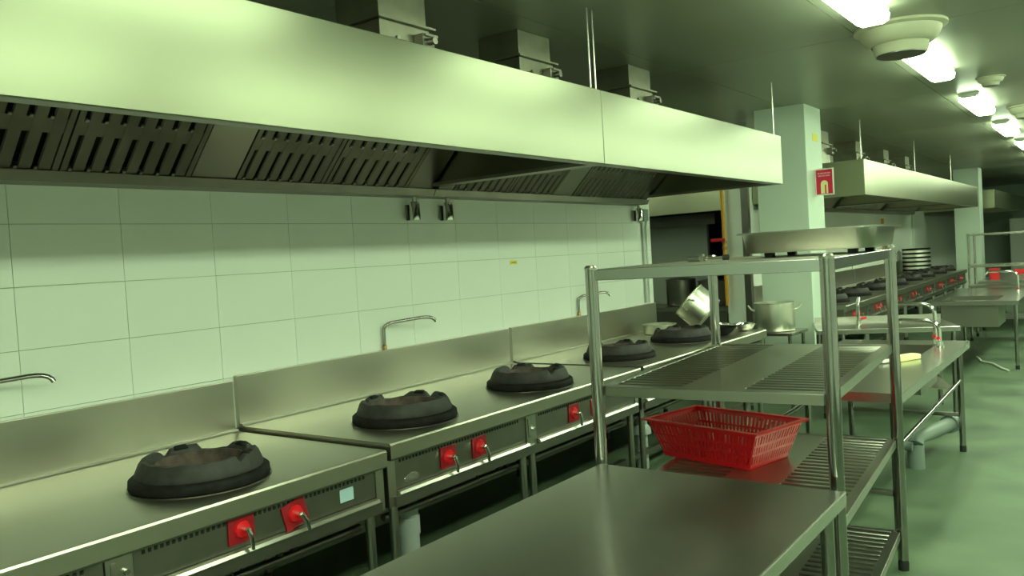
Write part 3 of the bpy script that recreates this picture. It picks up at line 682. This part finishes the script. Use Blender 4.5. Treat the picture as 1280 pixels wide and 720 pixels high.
# angled table behind the sink table
t2 = thing('prep_table', 'steel table turned at an angle behind the sink table', 'table', (-2.2, 7.5, 0), 0.34)
table_top(t2, 0, 1.15, 0, 0.75, 0.80)
MB().box(0.02, 1.13, 0.71, 0.74, 0.8005, 0.85).build('upstand', 'steel', t2)
legs(t2, [(0.05, 0.05), (1.10, 0.05), (0.05, 0.70), (1.10, 0.70)], 0.7545)
MB().box(0.06, 1.09, 0.06, 0.69, 0.25, 0.262).build('undershelf', 'steel_top', t2)
# low stool with bright stock pot
ps = thing('pot_stand', 'low steel stand under the bright stock pot', 'stand', (-2.72, 7.93, 0), 0.0)
table_top(ps, -0.24, 0.24, -0.24, 0.24, 0.752, apron=0.03)
legs(ps, [(-0.2, -0.2), (0.2, -0.2), (-0.2, 0.2), (0.2, 0.2)], 0.7215, 0.016)

def stock_pot(name, label, loc, rot, r, h, m='aluminium', handles=True, group=None, hr=0.0, lid=False):
    t = thing(name, label, 'pot', loc, 0, group); t.rotation_euler = rot
    e = 0.004
    MB().lathe([(0.0, 0), (r - 0.02, 0), (r - 0.004, 0.006), (r, 0.024), (r, h - 0.008), (r + 0.008, h - 0.004), (r + 0.008, h), (r - e, h), (r - e, 0.02), (0.0, 0.012)], 36).build('pot_body', m, t)
    if handles:
        for a in (hr, hr + PI):
            c, s = math.cos(a), math.sin(a)
            def P(u, w, z): return (c * (r + u) - s * w, s * (r + u) + c * w, z)
            MB().tube([P(-0.002, -0.055, h * 0.72), P(0.03, -0.055, h * 0.76), P(0.055, -0.045, h * 0.88), P(0.06, 0, h * 0.91), P(0.055, 0.045, h * 0.88), P(0.03, 0.055, h * 0.76), P(-0.002, 0.055, h * 0.72)], 0.007, 8).build('handle', m, t)
    if lid:
        MB().lathe([(0, h + 0.035), (r * .5, h + 0.028), (r + 0.01, h + 0.004), (r + 0.012, h + 0.0005), (0, h + 0.0005)], 32).build('lid', m, t)
        MB().tube([(0, 0, h + 0.035), (0, 0, h + 0.06)], 0.018, 10).build('lid_knob', 'rubber', t)
    return t
stock_pot('stock_pot', 'bright aluminium stock pot standing in front of the square pillar', (-2.72, 7.93, 0.7525), (0, 0, 0), 0.185, 0.275, hr=0.35)
tpot = stock_pot('stock_pot', 'dented aluminium stock pot lying tilted on another pot behind the burner', (-3.04, 7.08, 0.978), (0, 0, 0), 0.175, 0.23, hr=0.0)
tpot.rotation_euler = Vector((-0.803 * 0.68 - 0.595 * 0.28, -0.593 * 0.68 + 0.803 * 0.28, 0.66)).to_track_quat('Z', 'Y').to_euler()
stock_pot('stock_pot', 'low aluminium pot under the tilted one on the range', (-3.46, 6.93, 0.8265), (0, 0, 0), 0.15, 0.09, handles=False)
def bowl(label, loc, r, h, m='steel', tilt=(0, 0, 0), group='steel bowls on the range end'):
    o = MB().lathe([(0, 0), (r * .45, 0), (r * .75, h * .3), (r * .95, h * .75), (r, h), (r + 0.01, h + 0.001), (r + 0.008, h - 0.003), (r * .93, h * .75), (r * .72, h * .33), (r * .42, 0.006), (0, 0.005)], 32)
    b = o.build('mixing_bowl', m); b.location = loc; b.rotation_euler = tilt
    return tag(b, label, 'bowl', group)
bowl('dark steel wok bowl beside the tilted pots', (-2.84, 6.86, 0.8268), 0.13, 0.07, 'iron')
bowl('shiny steel bowl near the range corner', (-2.74, 7.16, 0.8268), 0.10, 0.07, 'chrome')
bowl('small shiny steel bowl between the pots and the range corner', (-2.98, 7.24, 0.8268), 0.07, 0.06, 'chrome')
# pots behind the partition
stock_pot('stock_pot', 'wide grey stock pot seen through the gap, beside the gas pipe', (-4.38, 10.42, 0.8205), (0, 0, 0), 0.20, 0.33, m='steel_panel', handles=False, lid=True, group='grey pots behind the partition')
stock_pot('stock_pot', 'grey stock pot farther from the gas pipe, seen through the gap', (-4.86, 10.45, 0.8205), (0, 0, 0), 0.20, 0.36, m='steel_panel', handles=False, lid=True, group='grey pots behind the partition')

# far sink table
t3 = thing('sink_table', 'far steel sink table with a deep square basin', 'table', (-1.39, 11.9, 0), 0.0)
h3 = [(-0.34, 0.24, -1.05, -0.35)]
table_top(t3, -0.46, 0.46, -1.2, 1.25, 0.80, h3, apron=0.05)
basin(t3, h3[0], 0.80, 0.31)
legs(t3, [(-0.41, -1.0), (0.41, -1.0), (0.41, 1.2), (-0.41, 1.2)], 0.75)
faucet(-1.05, 12.1, 0.8003, 'chrome faucet on the far sink table', 0.26, 0.35)
faucet(-1.98, 8.05, 0.8003, 'chrome faucet rising from the angled steel table', 0.24, 0.12, rz=1.9)
# over-shelf on the far table
sf = thing('shelf_rack', 'two-tier steel over-shelf standing behind the far sink table', 'rack', (-1.32, 13.9, 0), 0.0)
for x in (-0.46, 0.46):
    for y in (-0.3, 0.3):
        p = MB().tube([(x, y, 0.045), (x, y, 1.57)], 0.019, 12).build('post', 'steel_polished', sf); foot(p, x, y, 0.02)
for z in (0.35, 0.80, 1.10, 1.56):
    MB().box(-0.48, 0.48, -0.32, 0.32, z - 0.028, z).build('shelf', 'steel', sf, bevel=0.002)
t4 = thing('prep_table', 'far steel table past the two-tier over-shelf', 'table', (-1.35, 16.6, 0), 0.0)
table_top(t4, -0.5, 0.5, -1.6, 1.6, 0.80)
legs(t4, [(-0.45, -1.5), (0.45, -1.5), (0.45, 1.5), (-0.45, 1.5)], 0.7545)
def crate(label, loc, w, d, h, m='red_plastic'):
    t = thing('plastic_crate', label, 'crate', loc, 0.1, 'red crates on the far table')
    mb = MB().box(-w / 2, w / 2, -d / 2, -d / 2 + .006, 0, h).box(-w / 2, w / 2, d / 2 - .006, d / 2, 0, h).box(-w / 2, -w / 2 + .006, -d / 2, d / 2, 0, h).box(w / 2 - .006, w / 2, -d / 2, d / 2, 0, h).box(-w / 2, w / 2, -d / 2, d / 2, 0, .006)
    mb.build('body', m, t)
    MB().box(-w / 2 - .012, w / 2 + .012, -d / 2 - .012, -d / 2, h - .02, h).box(-w / 2 - .012, w / 2 + .012, d / 2, d / 2 + .012, h - .02, h).build('rim', m, t)
crate('small red plastic crate at the corner of the far table', (-1.68, 15.6, 0.8005), 0.14, 0.14, 0.17)
crate('wide red plastic crate further along the far table', (-1.25, 17.4, 0.8005), 0.6, 0.4, 0.06)
# stack of steamer trays on the far range
for k in range(6):
    o = thing('steamer_tray', 'round steamer tray, %s of the stack on the far range' % ('bottom one', 'second from the bottom', 'third from the bottom', 'third from the top', 'second from the top', 'topmost')[k], 'steamer', (-3.36, 18.45, 0.821 + k * 0.0835), 0, 'stacked steamer trays')
    MB().lathe([(0.0, 0.005), (0.24, 0.005), (0.24, 0.0002), (0.255, 0.0002), (0.255, 0.07), (0.245, 0.07), (0.245, 0.02), (0, 0.02)], 28).build('tray_body', 'aluminium', o)
    MB().lathe([(0.2555, 0.045), (0.262, 0.045), (0.262, 0.082), (0.2555, 0.082)], 28, closed=True).build('tray_band', 'iron', o)
# far clutter: white cupboard
cb = thing('cupboard', 'pale tall cupboard against the far end wall', 'cupboard', (-2.0, 28.4, 0))
MB().box(-0.6, 0.6, -0.3, 0.3, 0.08, 1.9).build('body', 'white_paint', cb, bevel=0.005)
for x in (-0.3, 0.3):
    d = MB().box(x - 0.285, x + 0.285, -0.322, -0.3005, 0.12, 1.86).build('door', 'white_paint', cb, bevel=0.004)
    MB().box(x * 0.2 - 0.01, x * 0.2 + 0.01, -0.345, -0.3225, 0.95, 1.1).build('handle', 'steel', d)
MB().box(-0.58, 0.58, -0.28, 0.28, 0, 0.0795).build('plinth', 'black_paint', cb)
# hose on the floor
t = thing('floor_hose', 'pale hose snaking on the floor under the far sink table', 'hose', (-1.25, 11.2, 0.012))
MB().tube([(-0.25, 0.6, 0.0), (-0.15, 0.2, 0), (0.0, 0.0, 0.0), (0.12, -0.35, 0), (0.2, -0.5, 0)], 0.012, 8).build('hose', 'white_paint', t)
